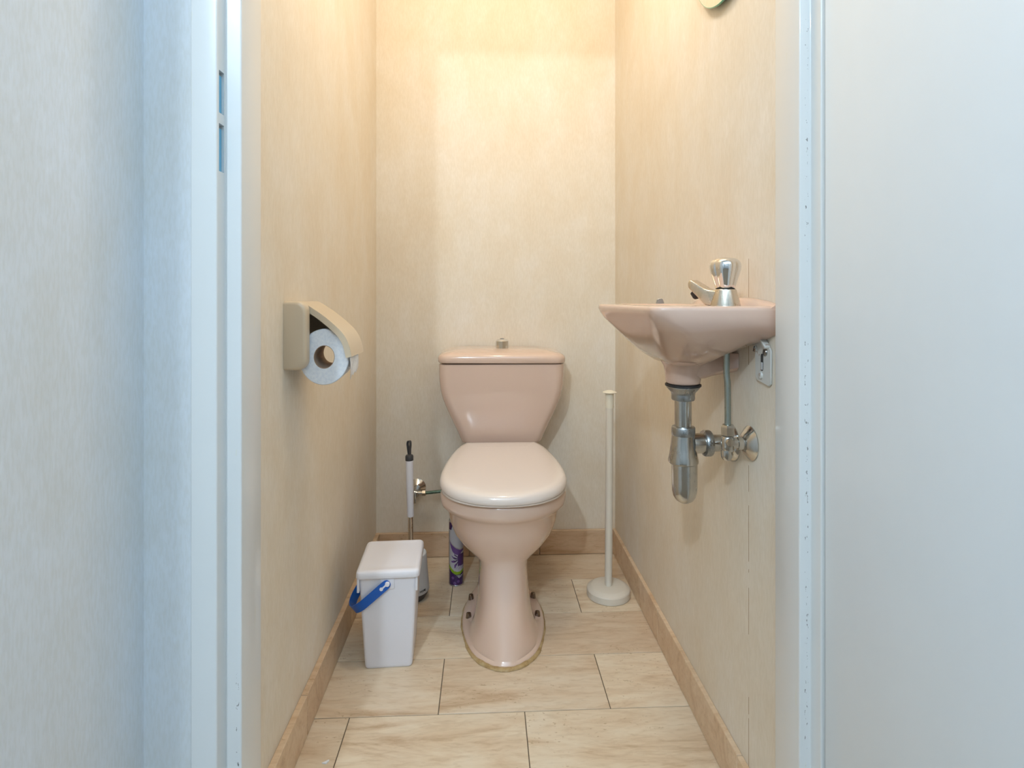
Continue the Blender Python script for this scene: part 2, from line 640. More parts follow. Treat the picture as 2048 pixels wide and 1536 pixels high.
rings.append(sym(CX, foot, flat(0.0)))
rings.append(sym(CX, foot, flat(0.006)))
rings.append(sym(CX, shr(foot, 0.002), flat(0.010)))
rings.append(sym(CX, shr(foot, 0.006), flat(0.0125)))
core = [
    # (z at Y=1.5, slope, control)
    (0.020, 0.0, [(1.456, 0), (1.475, 0.045), (1.525, 0.083), (1.60, 0.0965), (1.68, 0.0815), (1.78, 0.073), (1.87, 0.066), (1.93, 0.055), (1.94, 0)]),
    (0.045, 0.0, [(1.470, 0), (1.485, 0.042), (1.53, 0.074), (1.60, 0.086), (1.68, 0.0785), (1.78, 0.070), (1.87, 0.064), (1.93, 0.053), (1.94, 0)]),
    (0.080, 0.0, [(1.488, 0), (1.502, 0.040), (1.545, 0.066), (1.61, 0.0765), (1.68, 0.0755), (1.78, 0.068), (1.87, 0.062), (1.93, 0.053), (1.94, 0)]),
    (0.120, 0.0, [(1.508, 0), (1.520, 0.038), (1.56, 0.062), (1.62, 0.0725), (1.69, 0.0725), (1.78, 0.067), (1.87, 0.062), (1.93, 0.053), (1.94, 0)]),
    (0.165, 0.0, [(1.528, 0), (1.540, 0.037), (1.575, 0.060), (1.63, 0.0705), (1.70, 0.071), (1.78, 0.067), (1.87, 0.062), (1.94, 0.053), (1.95, 0)]),
    (0.205, -0.05, [(1.542, 0), (1.553, 0.037), (1.585, 0.060), (1.64, 0.071), (1.70, 0.0715), (1.78, 0.068), (1.87, 0.062), (1.96, 0.055), (1.97, 0)]),
    (0.226, -0.10, [(1.546, 0), (1.556, 0.040), (1.588, 0.066), (1.64, 0.078), (1.70, 0.079), (1.78, 0.074), (1.87, 0.066), (1.98, 0.060), (1.99, 0)]),
    (0.240, -0.10, [(1.543, 0), (1.554, 0.048), (1.586, 0.080), (1.64, 0.098), (1.70, 0.0985), (1.78, 0.088), (1.87, 0.074), (2.00, 0.067), (2.01, 0)]),
    (0.258, -0.10, [(1.534, 0), (1.547, 0.056), (1.58, 0.095), (1.64, 0.119), (1.70, 0.118), (1.78, 0.103), (1.87, 0.084), (2.02, 0.072), (2.03, 0)]),
    (0.282, -0.08, [(1.523, 0), (1.537, 0.061), (1.573, 0.108), (1.635, 0.138), (1.70, 0.137), (1.78, 0.119), (1.87, 0.094), (2.03, 0.078), (2.04, 0)]),
    (0.312, -0.04, [(1.512, 0), (1.527, 0.064), (1.565, 0.116), (1.63, 0.151), (1.70, 0.149), (1.78, 0.131), (1.87, 0.103), (2.04, 0.085), (2.05, 0)]),
    (0.345, 0.0, [(1.506, 0), (1.521, 0.066), (1.56, 0.121), (1.625, 0.159), (1.70, 0.157), (1.78, 0.139), (1.87, 0.111), (2.05, 0.092), (2.06, 0)]),
    (0.354, 0.0, [(1.498, 0), (1.513, 0.068), (1.553, 0.126), (1.62, 0.1675), (1.70, 0.166), (1.79, 0.147), (1.88, 0.119), (2.055, 0.100), (2.065, 0)]),
    (0.362, 0.0, [(1.491, 0), (1.507, 0.070), (1.548, 0.130), (1.615, 0.1745), (1.70, 0.173), (1.79, 0.154), (1.88, 0.126), (2.06, 0.106), (2.07, 0)]),
    (0.372, 0.0, [(1.489, 0), (1.505, 0.071), (1.546, 0.1315), (1.613, 0.1775), (1.70, 0.176), (1.79, 0.157), (1.88, 0.129), (2.065, 0.109), (2.075, 0)]),
    (0.392, 0.0, [(1.488, 0), (1.504, 0.071), (1.545, 0.132), (1.612, 0.1785), (1.70, 0.177), (1.79, 0.158), (1.88, 0.130), (2.065, 0.110), (2.075, 0)]),
    (0.399, 0.0, [(1.490, 0), (1.506, 0.070), (1.547, 0.1305), (1.614, 0.1765), (1.70, 0.175), (1.79, 0.156), (1.88, 0.128), (2.063, 0.108), (2.073, 0)]),
    (0.402, 0.0, [(1.496, 0), (1.512, 0.068), (1.552, 0.126), (1.616, 0.170), (1.70, 0.169), (1.79, 0.151), (1.88, 0.123), (2.06, 0.104), (2.07, 0)]),
]
for z, s, c in core:
    rings.append(sym(CX, c, lin(z, s)))
b = B(); loft(b, rings)
pan = obj('pan', b, M['pink_ceramic'], toilet, True, 50)

# floor bolts with chrome caps, standing on the foot flange
for (bx, by) in ((-0.045, 1.765), (-0.0495, 1.662), (0.149, 1.765), (0.1535, 1.662)):
    b = B()
    lathe(b, [(0.0085, 0.0), (0.0085, 0.004), (0.0075, 0.012), (0.0068, 0.016), (0.004, 0.0175), (0, 0.018)], (bx, by, 0.0118), n=20)
    obj('floor_bolt', b, M['bolt'], toilet)

# yellowed silicone bead
b = B()
pts = sym(CX, foot, flat(0.0))
rr = []
nP = len(pts)
for i, p in enumerate(pts):
    rr.append(0.0022 + 0.0009 * math.sin(i * 1.7) * math.sin(i * 0.63) + 0.0035 * max(0.0, min(1.0, (1.58 - p[1]) / 0.1)))
path = [Vector((CX + (p[0] - CX) * 1.005, p[1] - (0.001 if p[1] < 1.6 else 0), 0.001)) for p in pts]
ringsS = []
for i in range(nP):
    a, c = path[i - 1], path[(i + 1) % nP]
    w = (c - a).normalized(); nrm = Vector((w.y, -w.x, 0))
    ringsS.append([path[i] + nrm * (rr[i] * 1.6 * math.cos(t)) + Vector((0, 0, 1)) * max(-0.0008, rr[i] * math.sin(t)) for t in [2 * PI * q / 10 for q in range(10)]])
ringsS.append(ringsS[0])
loft(b, ringsS, False, False)
obj('silicone_seal', b, M['silicone'], toilet, label='yellowed silicone bead around the foot')

# tank
TY0, TY1 = 1.900, 2.090
TCX = 0.056
prof_t = [(0.405, 0.060, 1.965), (0.425, 0.070, 1.950), (0.455, 0.1400, 1.945), (0.462, 0.1425, 1.9435), (0.485, 0.1515, 1.939), (0.520, 0.1665, 1.931), (0.555, 0.1815, 1.923), (0.585, 0.194, 1.917), (0.612, 0.2035, 1.912), (0.64, 0.210, 1.908), (0.67, 0.2135, 1.905), (0.70, 0.2145, 1.902), (0.7285, 0.2145, 1.900), (0.7305, 0.212, 1.903)]
rings = []
for z, hw, yf in prof_t:
    rings.append(rrect(TCX - hw, TCX + hw, yf, TY1, z, 0.034, 8, 0.012))
b = B(); loft(b, rings)
obj('tank', b, M['pink_ceramic'], toilet, True, 50)
# tank lid, crowned
b = B()
rings = []


def crown(ring, amt):
    return [(p[0], p[1], p[2] - amt * ((p[0] - TCX) / 0.215) ** 2 - 0.0012 * (p[0] - TCX) / 0.215) for p in ring]


for z, ins, am in ((0.7335, 0.006, 0.0), (0.7345, 0.001, 0.0), (0.738, -0.0015, 0.0), (0.752, -0.002, 0.002), (0.762, 0.0, 0.005), (0.769, 0.005, 0.008), (0.7735, 0.012, 0.009), (0.7755, 0.022, 0.009), (0.7775, 0.05, 0.006), (0.7785, 0.08, 0.002)):
    rg = rrect(TCX - 0.216 + ins, TCX + 0.216 - ins, TY0 - 0.002 + ins, TY1 + 0.001 - min(ins, 0.012), z, max(0.034 - ins * 0.3, 0.012), 8, 0.012)
    # bow the front edge slightly
    rg = [(p[0], p[1] - (0.010 * (1 - ((p[0] - TCX) / 0.216) ** 2) if p[1] < 1.99 else 0), p[2]) for p in rg]
    rings.append(crown(rg, am))
loft(b, rings)
obj('tank_lid', b, M['pink_ceramic'], toilet, True, 50)
# flush button
b = B()
bc = (TCX + 0.003, 1.992, 0.776)
lathe(b, [(0.0235, 0.0), (0.0235, 0.0265), (0.023, 0.0275), (0.0165, 0.0325), (0.0125, 0.0335)], bc, n=12, cap1=True)
fb = obj('flush_button', b, M['chrome'], toilet, True, 20)
b = B()
lathe(b, [(0.0075, 0.0335), (0.0075, 0.0352), (0.006, 0.0360), (0, 0.0362)], bc, n=24)
obj('button_knob', b, M['dull_chrome'], fb)

# seat ring and lid
lidc = [(1.475, 0), (1.4815, 0.055), (1.502, 0.106), (1.543, 0.152), (1.60, 0.1795), (1.66, 0.1845), (1.73, 0.1785), (1.79, 0.1690), (1.85, 0.155), (1.885, 0.1425), (1.912, 0.1275), (1.9195, 0.121), (1.9205, 0.10), (1.921, 0)]


def inset(c, d):
    if d > 0.02:
        c = inset(c, 0.0139)
        d -= 0.0139
        return [((y - 1.70) * (1 - d / 0.22) + 1.70, h * (1 - d / 0.185)) for y, h in c]
    out = []
    for i, (y, h) in enumerate(c):
        # approximate inward normal offset
        if i == 0: out.append((y + d, 0)); continue
        if i == len(c) - 1: out.append((y - d, 0)); continue
        a, e = c[i - 1], c[i + 1]
        ty, th = e[0] - a[0], e[1] - a[1]
        L = math.hypot(ty, th)
        ny, nh = th / L, -ty / L
        out.append((y + ny * d, max(h + nh * d, 0.0)))
    return out


zb = lin(0.4085, 0.050, 1.475)
zt = lin(0.4370, 0.0730, 1.475)
b = B()
R = [sym(CX, inset(lidc, 0.014), lambda y: 0.4035), sym(CX, inset(lidc, 0.006), lambda y: 0.4035),
     sym(CX, inset(lidc, 0.004), lambda y: 0.4055), sym(CX, inset(lidc, 0.004), lambda y: zb(y) - 0.0015),
     sym(CX, inset(lidc, 0.008), lambda y: zb(y) - 0.0008)]
loft(b, R)
obj('seat_ring', b, M['seat_plastic'], toilet, True, 50)
b = B()
mid = lambda t: (lambda y: zb(y) + (zt(y) - zb(y)) * t)
R = [sym(CX, inset(lidc, 0.010), zb), sym(CX, inset(lidc, 0.003), zb), sym(CX, inset(lidc, 0.0006), mid(0.12)), sym(CX, lidc, mid(0.35)),
     sym(CX, inset(lidc, 0.0015), mid(0.60)), sym(CX, inset(lidc, 0.006), mid(0.82)), sym(CX, inset(lidc, 0.014), mid(0.955)),
     sym(CX, inset(lidc, 0.026), mid(1.01)), sym(CX, inset(lidc, 0.045), mid(1.04)), sym(CX, inset(lidc, 0.07), mid(1.06))]
loft(b, R)
obj('seat_lid', b, M['seat_plastic'], toilet, True, 60, label='closed cream seat lid')
for hx in (-0.075, 0.075):
    b = B()
    tube(b, [(CX + hx - 0.018, 1.928, 0.425), (CX + hx + 0.018, 1.928, 0.425)], 0.010)
    box(b, CX + hx - 0.008, CX + hx + 0.008, 1.92, 1.937, 0.401, 0.425)
    obj('seat_hinge', b, M['seat_plastic'], toilet)

# ------------------------------------------------------------------ tank supply valve
sv = thing('stop_valve', 'small chrome stop valve with green tube on back wall left of the toilet', 'valve', (-0.252, YB, 0.253))
b = B(); lathe(b, [(0.0325, 0), (0.032, 0.003), (0.024, 0.009), (0.017, 0.015), (0.014, 0.018)], (-0.252, YB, 0.256), (0, -1, 0), 40)
obj('wall_flange', b, M['chrome'], sv)
b = B()
tube(b, [(-0.252, 2.08, 0.250), (-0.252, 2.035, 0.250)], 0.011)
lathe(b, [(0.0135, 0), (0.0135, 0.012), (0.011, 0.014)], (-0.252, 2.042, 0.250), (0, -1, 0), 6)
tube(b, [(-0.252, 2.046, 0.250), (-0.218, 2.046, 0.250)], 0.0085)
lathe(b, [(0.0105, 0), (0.0105, 0.011), (0.008, 0.013)], (-0.228, 2.046, 0.250), (1, 0, 0), 6)
obj('valve_body', b, M['old_chrome'], sv, True, 25)
b = B()
box(b, -0.257, -0.247, 2.018, 2.026, 0.222, 0.262, 0.002)
obj('valve_handle', b, M['old_chrome'], sv)
b = B(); tube(b, cr([(-0.218, 2.046, 0.250), (-0.16, 2.045, 0.256), (-0.12, 2.045, 0.262), (-0.075, 2.045, 0.275), (-0.065, 2.045, 0.30), (-0.065, 2.045, 0.462)], 8), 0.0058)
obj('supply_tube', b, M['green_tube'], sv, label='green painted supply tube')

# ------------------------------------------------------------------ pedal-less bin with blue handle
BX, BY = -0.2535, 1.540
rotb = Matrix.Translation((BX, BY, 0)) @ Matrix.Rotation(math.radians(2.5), 4, 'Z')
bn = thing('waste_bin', 'small white plastic lidded bin with blue handle beside the toilet', 'bin', (BX, BY, 0))


def xf(bm, m):
    bmesh.ops.transform(bm, matrix=m, verts=bm.verts)


b = B()
prof = [(0.003, 0.0515, 0.066), (0.0, 0.054, 0.069), (0.004, 0.0565, 0.0715), (0.12, 0.065, 0.079), (0.246, 0.0735, 0.086), (0.2461, 0.0715, 0.084), (0.20, 0.070, 0.082)]
R = []
prof = [(0.0, 0.0575, 0.069), (0.002, 0.0595, 0.071), (0.008, 0.061, 0.0725), (0.12, 0.067, 0.079), (0.248, 0.0735, 0.086)]
for z, hx, hy in prof:
    R.append(rrect(-hx, hx, -hy, hy, z, 0.009, 5))
loft(b, R)
# corner feet notch look: slim lip, reinforcement tabs under the lid
for sx_ in (-1, 1):
    box(b, sx_ * 0.0735 - 0.004, sx_ * 0.0735 + 0.002, -0.0875, -0.070, 0.205, 0.248, 0.001)
box(b, -0.017, 0.017, -0.0885, -0.080, 0.212, 0.248, 0.0015)
xf(b, rotb)
obj('bin_body', b, M['white_plastic'], bn, True, 35)
b = B()
R = []
for z, ins in ((0.2425, 0.0005), (0.242, -0.0015), (0.2435, -0.0025), (0.255, -0.0015), (0.258, 0.0005), (0.2605, 0.004), (0.2612, 0.010), (0.2600, 0.014), (0.2602, 0.03)):
    R.append(rrect(-0.0785 + ins, 0.0785 - ins, -0.092 + ins, 0.092 - ins, z, 0.012 - min(ins, 0.006), 6))
loft(b, R)
xf(b, rotb)
obj('bin_lid', b, M['white_plastic'], bn, True, 40)
# bail handle, a strap drooping to the left
b = B()
dr_ = math.radians(40)
dx, dz = -math.cos(dr_), -math.sin(dr_)
nx, nz = math.sin(dr_), -math.cos(dr_)          # across the strap
pz = 0.2285
YH = 0.0925
path = cr([(-0.006, -YH), (0.02, -YH), (0.06, -YH), (0.090, -YH + 0.004), (0.116, -0.068), (0.130, -0.03), (0.133, 0.0), (0.130, 0.03), (0.116, 0.068), (0.090, YH - 0.004), (0.06, YH), (0.02, YH), (-0.006, YH)], 8)
R = []
for i, p in enumerate(path):
    a, c = path[max(i - 1, 0)], path[min(i + 1, len(path) - 1)]
    t = Vector((c.x - a.x, c.y - a.y)).normalized()
    q = Vector((t.y, -t.x))                      # outward in strap plane
    s_end = min(i, len(path) - 1 - i)
    w = 0.0115 * (1.0 if s_end > 5 else math.sqrt(max(0.02, 1 - (1 - (s_end + 0.3) / 5.5) ** 2)))
    ring = []
    for (du, dv) in ((-w, -0.0012), (w, -0.0012), (w, 0.0012), (-w, 0.0012)):
        s_ = p.x + q.x * dv
        yy = p.y + q.y * dv
        ring.append((s_ * dx + nx * du, yy, pz + s_ * dz + nz * du))
    R.append(ring)
loft(b, R)
xf(b, rotb)
hd = obj('handle', b, M['blue_plastic'], bn, True, 30, label='blue plastic carrying handle')
for sy in (-1, 1):
    b = B()
    c0 = Vector((0, sy * (YH - 0.006), pz))
    lathe(b, [(0.006, 0), (0.006, 0.011), (0.005, 0.0125), (0, 0.013)], c0, (0, sy, 0), 24)
    # keyhole slot showing the white pin channel
    s0 = 0.020
    lathe(b, [(0.0045, 0.0042), (0.0045, 0.0085)], c0 + Vector((dx * s0, 0, dz * s0)), (0, sy, 0), 20)
    mtx = Matrix.Translation(c0 + Vector((dx * 0.011, sy * 0.0063, dz * 0.011))) @ Matrix.Rotation(-math.atan2(dz, dx), 4, 'Y')
    box(b, -0.009, 0.009, -0.0021, 0.0021, -0.002, 0.002, 0, 2, mtx)
    xf(b, rotb)
    obj('pivot_pin', b, M['white_plastic'], bn)

# ------------------------------------------------------------------ toilet brush
TB = Vector((-0.236, 1.812, 0))
tbr = thing('toilet_brush', 'white toilet brush standing in its tapered holder behind the bin', 'toilet brush', TB)
b = B()
prof = [(0.0405, 0.0), (0.0425, 0.002), (0.051, 0.016), (0.0553, 0.026)]
lathe(b, prof, TB, n=56)
obj('holder_base', b, M['grey_plastic'], tbr, label='dark grey base of the holder')
b = B()
prof = [(0.0553, 0.026), (0.0565, 0.028), (0.0555, 0.040), (0.053, 0.07), (0.0495, 0.11), (0.0475, 0.138), (0.0465, 0.1415), (0.045, 0.1425), (0.0375, 0.1415), (0.0355, 0.138), (0.0355, 0.12), (0.036, 0.06)]
lathe(b, prof, TB, n=56, cap0=True, cap1=True)
hold = obj('holder', b, M['light_grey'], tbr)
# lettering bent round the holder
cu = bpy.data.curves.new('t', 'FONT')
cu.body = "BET'S HOME"
cu.size = 0.0085
cu.extrude = 0.0
cu.resolution_u = 2
to = bpy.data.objects.new('t', cu)
COL.objects.link(to)
dg = bpy.context.evaluated_depsgraph_get()
dg.update()
tm = bpy.data.meshes.new_from_object(to.evaluated_get(dg))
bpy.data.objects.remove(to)
b = B(); b.from_mesh(tm); bpy.data.meshes.remove(tm)
bmesh.ops.subdivide_edges(b, edges=[e for e in b.edges if e.calc_length() > 0.003], cuts=2)
wmax = max(v.co.x for v in b.verts)
for v in b.verts:
    a = -PI / 2 + 0.60 + (v.co.x - wmax / 2) / 0.057
    z = 0.036 + v.co.y
    r = 0.0574 - (z - 0.036) * 0.08
    v.co = Vector((TB.x + r * math.cos(a), TB.y + r * math.sin(a), z))
geo = bmesh.ops.extrude_face_region(b, geom=b.faces[:])
for v in [e for e in geo['geom'] if isinstance(e, bmesh.types.BMVert)]:
    d = Vector((v.co.x - TB.x, v.co.y - TB.y, 0)).normalized()
    v.co -= d * 0.0010
obj('lettering', b, M['black_ink'], hold, False)
hx0, hx1 = TB.x - 0.0005, TB.x - 0.0035
b = B(); tube(b, [(hx0, TB.y, 0.03), (hx1, TB.y, 0.27)], 0.0078)
obj('brush_rod', b, M['brushed'], tbr)
b = B()
lathe(b, [(0.0, 0.022), (0.022, 0.026), (0.029, 0.04), (0.030, 0.085), (0.024, 0.1), (0.008, 0.105)], TB, n=32)
obj('brush_head', b, M['white_plastic'], tbr)
b = B(); tube(b, [(hx1 + 0.0002, TB.y, 0.258), (hx1 - 0.0032, TB.y, 0.437)], [0.0105, 0.0122], 28)
obj('grip', b, M['white_plastic'], tbr)
gx = hx1 - 0.0034
b = B(); lathe(b, [(0.0122, 0.4365), (0.0128, 0.438), (0.0128, 0.450), (0.011, 0.4535), (0.006, 0.455), (0, 0.4555)], (gx, TB.y, 0), n=28)
cap = obj('grip_cap', b, M['grey_plastic'], tbr)
b = B()
R = []
lp = cr([(gx - 0.001, TB.y - 0.0, 0.453), (gx - 0.0045, TB.y + 0.002, 0.475), (gx - 0.006, TB.y + 0.003, 0.490), (gx - 0.003, TB.y + 0.001, 0.4985), (gx + 0.0025, TB.y - 0.001, 0.497), (gx + 0.0035, TB.y - 0.002, 0.485), (gx + 0.002, TB.y, 0.470), (gx + 0.002, TB.y, 0.453)], 6)
for i, p in enumerate(lp):
    a, c = lp[max(i - 1, 0)], lp[min(i + 1, len(lp) - 1)]
    t = (c - a).normalized(); acr = Vector((0.75, 0.66, 0)); q = t.cross(acr).normalized()
    R.append([p + acr * u_ * 0.0042 + q * v_ * 0.0008 for u_, v_ in ((-1, -1), (1, -1), (1, 1), (-1, 1))])
loft(b, R)
obj('hanging_loop', b, M['grey_plastic'], cap)

# ------------------------------------------------------------------ air freshener can
CP = Vector((-0.098, 1.893, 0))
can = thing('air_freshener_can', 'slim purple and white aerosol can with lavender print behind the toilet bowl', 'spray can', CP)


def ramp_pts(x, pts):
    if x <= pts[0][0]: return pts[0][1]
    for (a, va), (c, vc) in zip(pts, pts[1:]):
        if x <= c:
            return va + (vc - va) * (x - a) / (c - a)
    return pts[-1][1]


def canmat(u_, yv):
    """u_: -1..1 over the visible side, yv: down the can in print units"""
    X = 315 + 145 * u_
    g_lo = ramp_pts(X, [(180, 985), (240, 1050), (300, 1088), (360, 1100), (410, 1092), (455, 1050)])
    g_hi = ramp_pts(X, [(180, 895), (210, 950), (250, 995), (300, 1028), (360, 1042), (410, 1035), (455, 1005)])
    s_lo = ramp_pts(X, [(185, 430), (205, 520), (230, 600), (260, 660), (300, 700), (350, 712), (400, 705), (460, 650)])
    s_hi = ramp_pts(X, [(185, 430), (240, 500), (320, 560), (400, 600), (460, 600)])
    if abs(u_) > 1.0: return 0 if yv > 900 or yv < 250 else 2
    if X < 186: return 5 if 250 < yv < 1000 else 0
    if yv > g_lo:
        if 340 < X < 450 and 1100 < yv < 1175 and (math.sin(X * 0.35) * math.sin(yv * 0.11 + X * 0.05)) > -0.1 and yv < 1100 + 75 * (1 - abs(X - 395) / 70): return 2
        if (math.hypot(X - 265, yv - 1160) < 28) or (math.hypot(X - 300, yv - 1260) < 30) or (math.hypot(X - 370, yv - 1230) < 26): return 6
        return 0
    if yv > g_hi: return 1
    if yv > s_lo:
        # lavender flower: streaks fanning left and down
        fx, fy = X - 400, yv - 790
        ang_ = math.atan2(fy, -fx)
        rad = math.hypot(fx, fy * 0.8)
        if X > 360 and 700 < yv < 930: return 3 if (int(X * 0.11 + yv * 0.09) % 3) else 6
        if -0.75 < ang_ < 1.1 and rad < 150 - 25 * math.cos(ang_ * 9) and math.cos(ang_ * 11 + rad * 0.012) > -0.15: return 3 if rad < 120 else 6
        if 930 <= yv < 1000 and X > 320 and math.cos((X + yv) * 0.12) > 0.2: return 4
        return 2
    if yv > s_hi: return 6 if yv > s_hi + 22 else 7
    if yv < 240 and X < 230 + (240 - yv) * 0.3: return 0
    return 2


M_can = [mat('can_dark_purple', (0.035, 0.008, 0.09), 0.25, coat=0.4), mat('can_green', (0.22, 0.38, 0.01), 0.3),
         mat('can_white_shaded', (0.48, 0.47, 0.50), 0.3), mat('can_flower', (0.05, 0.02, 0.09), 0.3),  # white of the print greyed: the can's shade is put into the colour
         mat('can_lilac', (0.36, 0.30, 0.42), 0.3), mat('can_olive', (0.11, 0.10, 0.04), 0.3), mat('can_violet', (0.13, 0.06, 0.22), 0.3),
         mat('can_grey', (0.40, 0.36, 0.32), 0.3)]
b = B()
NZ, NA = 110, 120
R0 = 0.0243
rows = []
for j in range(NZ + 1):
    z = 0.004 + 0.206 * j / NZ
    rows.append([b.verts.new((CP.x + R0 * math.cos(2 * PI * i / NA), CP.y + R0 * math.sin(2 * PI * i / NA), z)) for i in range(NA)])
for j in range(NZ):
    for i in range(NA):
        f = b.faces.new((rows[j][i], rows[j][(i + 1) % NA], rows[j + 1][(i + 1) % NA], rows[j + 1][i]))
        a = 2 * PI * (i + 0.5) / NA
        front = -math.sin(a + 0.05)
        u_ = math.cos(a + 0.05) if front > 0 else 2.0
        zz = 0.004 + 0.206 * (j + 0.5) / NZ
        f.material_index = canmat(u_, 1325 - zz * 1195 / 0.205)
obj('can_body', b, M_can, can)
b = B()
lathe(b, [(0.0235, 0.0), (0.0250, 0.0008), (0.0252, 0.003), (0.0243, 0.0045), (0.018, 0.0046)], CP, n=48)
obj('can_rim', b, M['tin'], can)
b = B()
lathe(b, [(0.0243, 0.2095), (0.0250, 0.2105), (0.0245, 0.2125), (0.021, 0.219), (0.018, 0.221)], CP, n=48)
obj('can_shoulder', b, M['tin'], can)
b = B(); lathe(b, [(0.0205, 0.2195), (0.0205, 0.245), (0.018, 0.252), (0, 0.253)], CP, n=32)
obj('cap', b, M_can[0], can)

# ------------------------------------------------------------------ spare roll stand
SP = Vector((0.395, 1.795, 0))
st = thing('paper_roll_stand', 'tall ivory plastic pole stand with round base to the right of the toilet', 'stand', SP)
b = B(); lathe(b, [(0.0665, 0), (0.069, 0.002), (0.069, 0.021), (0.067, 0.024), (0.056, 0.031), (0.053, 0.032), (0.013, 0.0325)], SP, n=72)
obj('base', b, M['ivory_plastic'], st, True, 22)
tp = Vector((SP.x + 0.004, SP.y, 0))
b = B(); tube(b, [(SP.x, SP.y, 0.03), (tp.x, tp.y, 0.604)], 0.0118, 32)
obj('pole', b, M['ivory_plastic'], st)
b = B(); lathe(b, [(0.0133, 0.602), (0.0133, 0.649), (0.0215, 0.6505), (0.0225, 0.652), (0.021, 0.6535), (0.010, 0.6575), (0, 0.659)], tp, n=40)
obj('pole_cap', b, M['ivory_cap'], st)

# ------------------------------------------------------------------ toilet paper holder (left wall)
ph = thing('toilet_paper_holder', 'beige plastic roll holder with slanted flap on the left wall', 'toilet paper holder', (XL, 1.2, 0.88))
# side cheek: rounded front edge (large radius in XY and XZ)
def cheek(y0, y1):
    bm = B()
    R = []
    N = 10
    rad = 0.020
    pr = rrect(-1, 1, -1, 1, 0, 0.1)
    ys_ = [(y0, 0.007), (y0 + 0.0015, 0.003), (y0 + 0.005, 0.0008), (y0 + 0.009, 0.0), (y1, 0.0)]
    for y, ins in ys_:
        x0, x1 = XL + 0.0002, -0.357 - ins
        z0, z1 = 0.812 + ins, 0.951 - ins
        ring = []
        for (cx_, cz_, a0) in ((x1 - rad, z0 + rad, -PI / 2), (x1 - rad, z1 - rad, 0)):
            for i in range(N + 1):
                a = a0 + PI / 2 * i / N
                ring.append((cx_ + rad * math.cos(a), y, cz_ + rad * math.sin(a)))
        ring += [(x0, y, z1), (x0, y, z0)]
        R.append(ring)
    loft(bm, R)
    return bm
obj('side_cheek', cheek(1.140, 1.162), M['holder_plastic'], ph, True, 40)
b = B(); box(b, XL + 0.0002, XL + 0.006, 1.162, 1.285, 0.815, 0.950)
obj('back_plate', b, M['holder_plastic'], ph)
# flap: profile in XZ extruded along Y with thin downturned lips
outer = cr([(-0.399, 0.9505), (-0.378, 0.9495), (-0.365, 0.9435), (-0.335, 0.9225), (-0.307, 0.8975), (-0.293, 0.8815), (-0.2835, 0.863), (-0.277, 0.837)], 6)
outer = [(p.x + 0.004 * min(1.0, (p.x + 0.4) / 0.1), p.y) for p in outer]


def offs(poly, d):
    out = []
    for i, p in enumerate(poly):
        a, c = poly[max(i - 1, 0)], poly[min(i + 1, len(poly) - 1)]
        t = Vector((c[0] - a[0], c[1] - a[1])).normalized()
        out.append((p[0] + t.y * d, p[1] - t.x * d))
    return out


inner = offs(outer, 0.003)
inner = [(p[0] if True else 0, p[1]) for p in inner]
if inner[5][1] > outer[5][1]:
    inner = offs(outer, -0.003)
b = B()
prism(b, outer + inner[::-1], 'y', 1.1645, 1.278)
sg = 1 if offs(outer, 0.0125)[5][1] < outer[5][1] else -1
sel = [p for p in zip(offs(outer, sg * 0.0012), offs(outer, sg * 0.0120)) if p[0][0] > -0.372]
prism(b, [p[0] for p in sel] + [p[1] for p in sel[::-1]], 'y', 1.1640, 1.1668)
prism(b, [p[0] for p in sel] + [p[1] for p in sel[::-1]], 'y', 1.2755, 1.2785)
flap = obj('flap', b, M['holder_plastic'], ph, True, 35, label='slanted beige cover flap')
b = B()
prism(b, [(-0.4015, 0.948), (-0.372, 0.944), (-0.336, 0.919), (-0.307, 0.893), (-0.302, 0.885), (-0.4015, 0.868)], 'y', 1.268, 1.272)
obj('end_plate', b, M['holder_plastic'], ph, True, 35)
b = B(); tube(b, [(-0.396, 1.175, 0.863), (-0.333, 1.175, 0.863), (-0.3285, 1.178, 0.863)], 0.003)
obj('roll_arm', b, M['white_plastic'], ph)

rollc = Vector((-0.3300, 1.170, 0.836))
rl = thing('toilet_roll', 'white toilet paper roll hanging in the beige wall holder', 'toilet paper', rollc)
ra = Vector((-0.10, 1, 0)).normalized()
b = B()
lathe(b, [(0.0240, 0.0), (0.0560, 0.0), (0.0575, 0.0015), (0.0575, 0.0965), (0.0560, 0.098), (0.0240, 0.098)], rollc, ra, 72, False, False)
for v in b.verts:
    v.co.x = rollc.x + (v.co.x - rollc.x) * 0.86
rp = obj('paper', b, M['paper'], rl)
b = B()
lathe(b, [(0.0240, 0.0), (0.0240, 0.098), (0.0228, 0.098), (0.0228, 0.0), (0.0240, 0.0)], rollc, ra, 56, False, False)
for v in b.verts:
    v.co.x = rollc.x + (v.co.x - rollc.x) * 0.86
obj('card_core', b, M['card'], rl, label='brown cardboard core')
# loose tail
b = B()
R = []
for j in range(12):
    t = j / 11
    row = []
    for i in range(14):
        s_ = i / 13
        y = 1.164 + 0.080 * s_
        zlow = 0.793 + 0.012 * s_ + 0.003 * math.sin(i * 2.1) * (1 if 2 < i < 12 else 0) - 0.004 * max(0, 1 - i / 2.5)
        z = 0.855 + (zlow - 0.855) * t
        x = -0.2785 + 0.0035 * math.sin(t * 2.2) + 0.0012 * math.sin(s_ * 9 + t * 2) - 0.001
        row.append((x, y, z))
    R.append(row)
back = [[(p[0] - 0.0007, p[1], p[2]) for p in row] for row in R]
loft(b, R, False, False, False)
loft(b, back, False, False, False)
obj('loose_sheet', b, M['paper'], rl)

# ------------------------------------------------------------------ washbasin
WX = XR - 0.0005
basin = thing('washbasin', 'small pink beige ceramic hand basin mounted on the right wall', 'basin', (WX, 1.1, 0.944))


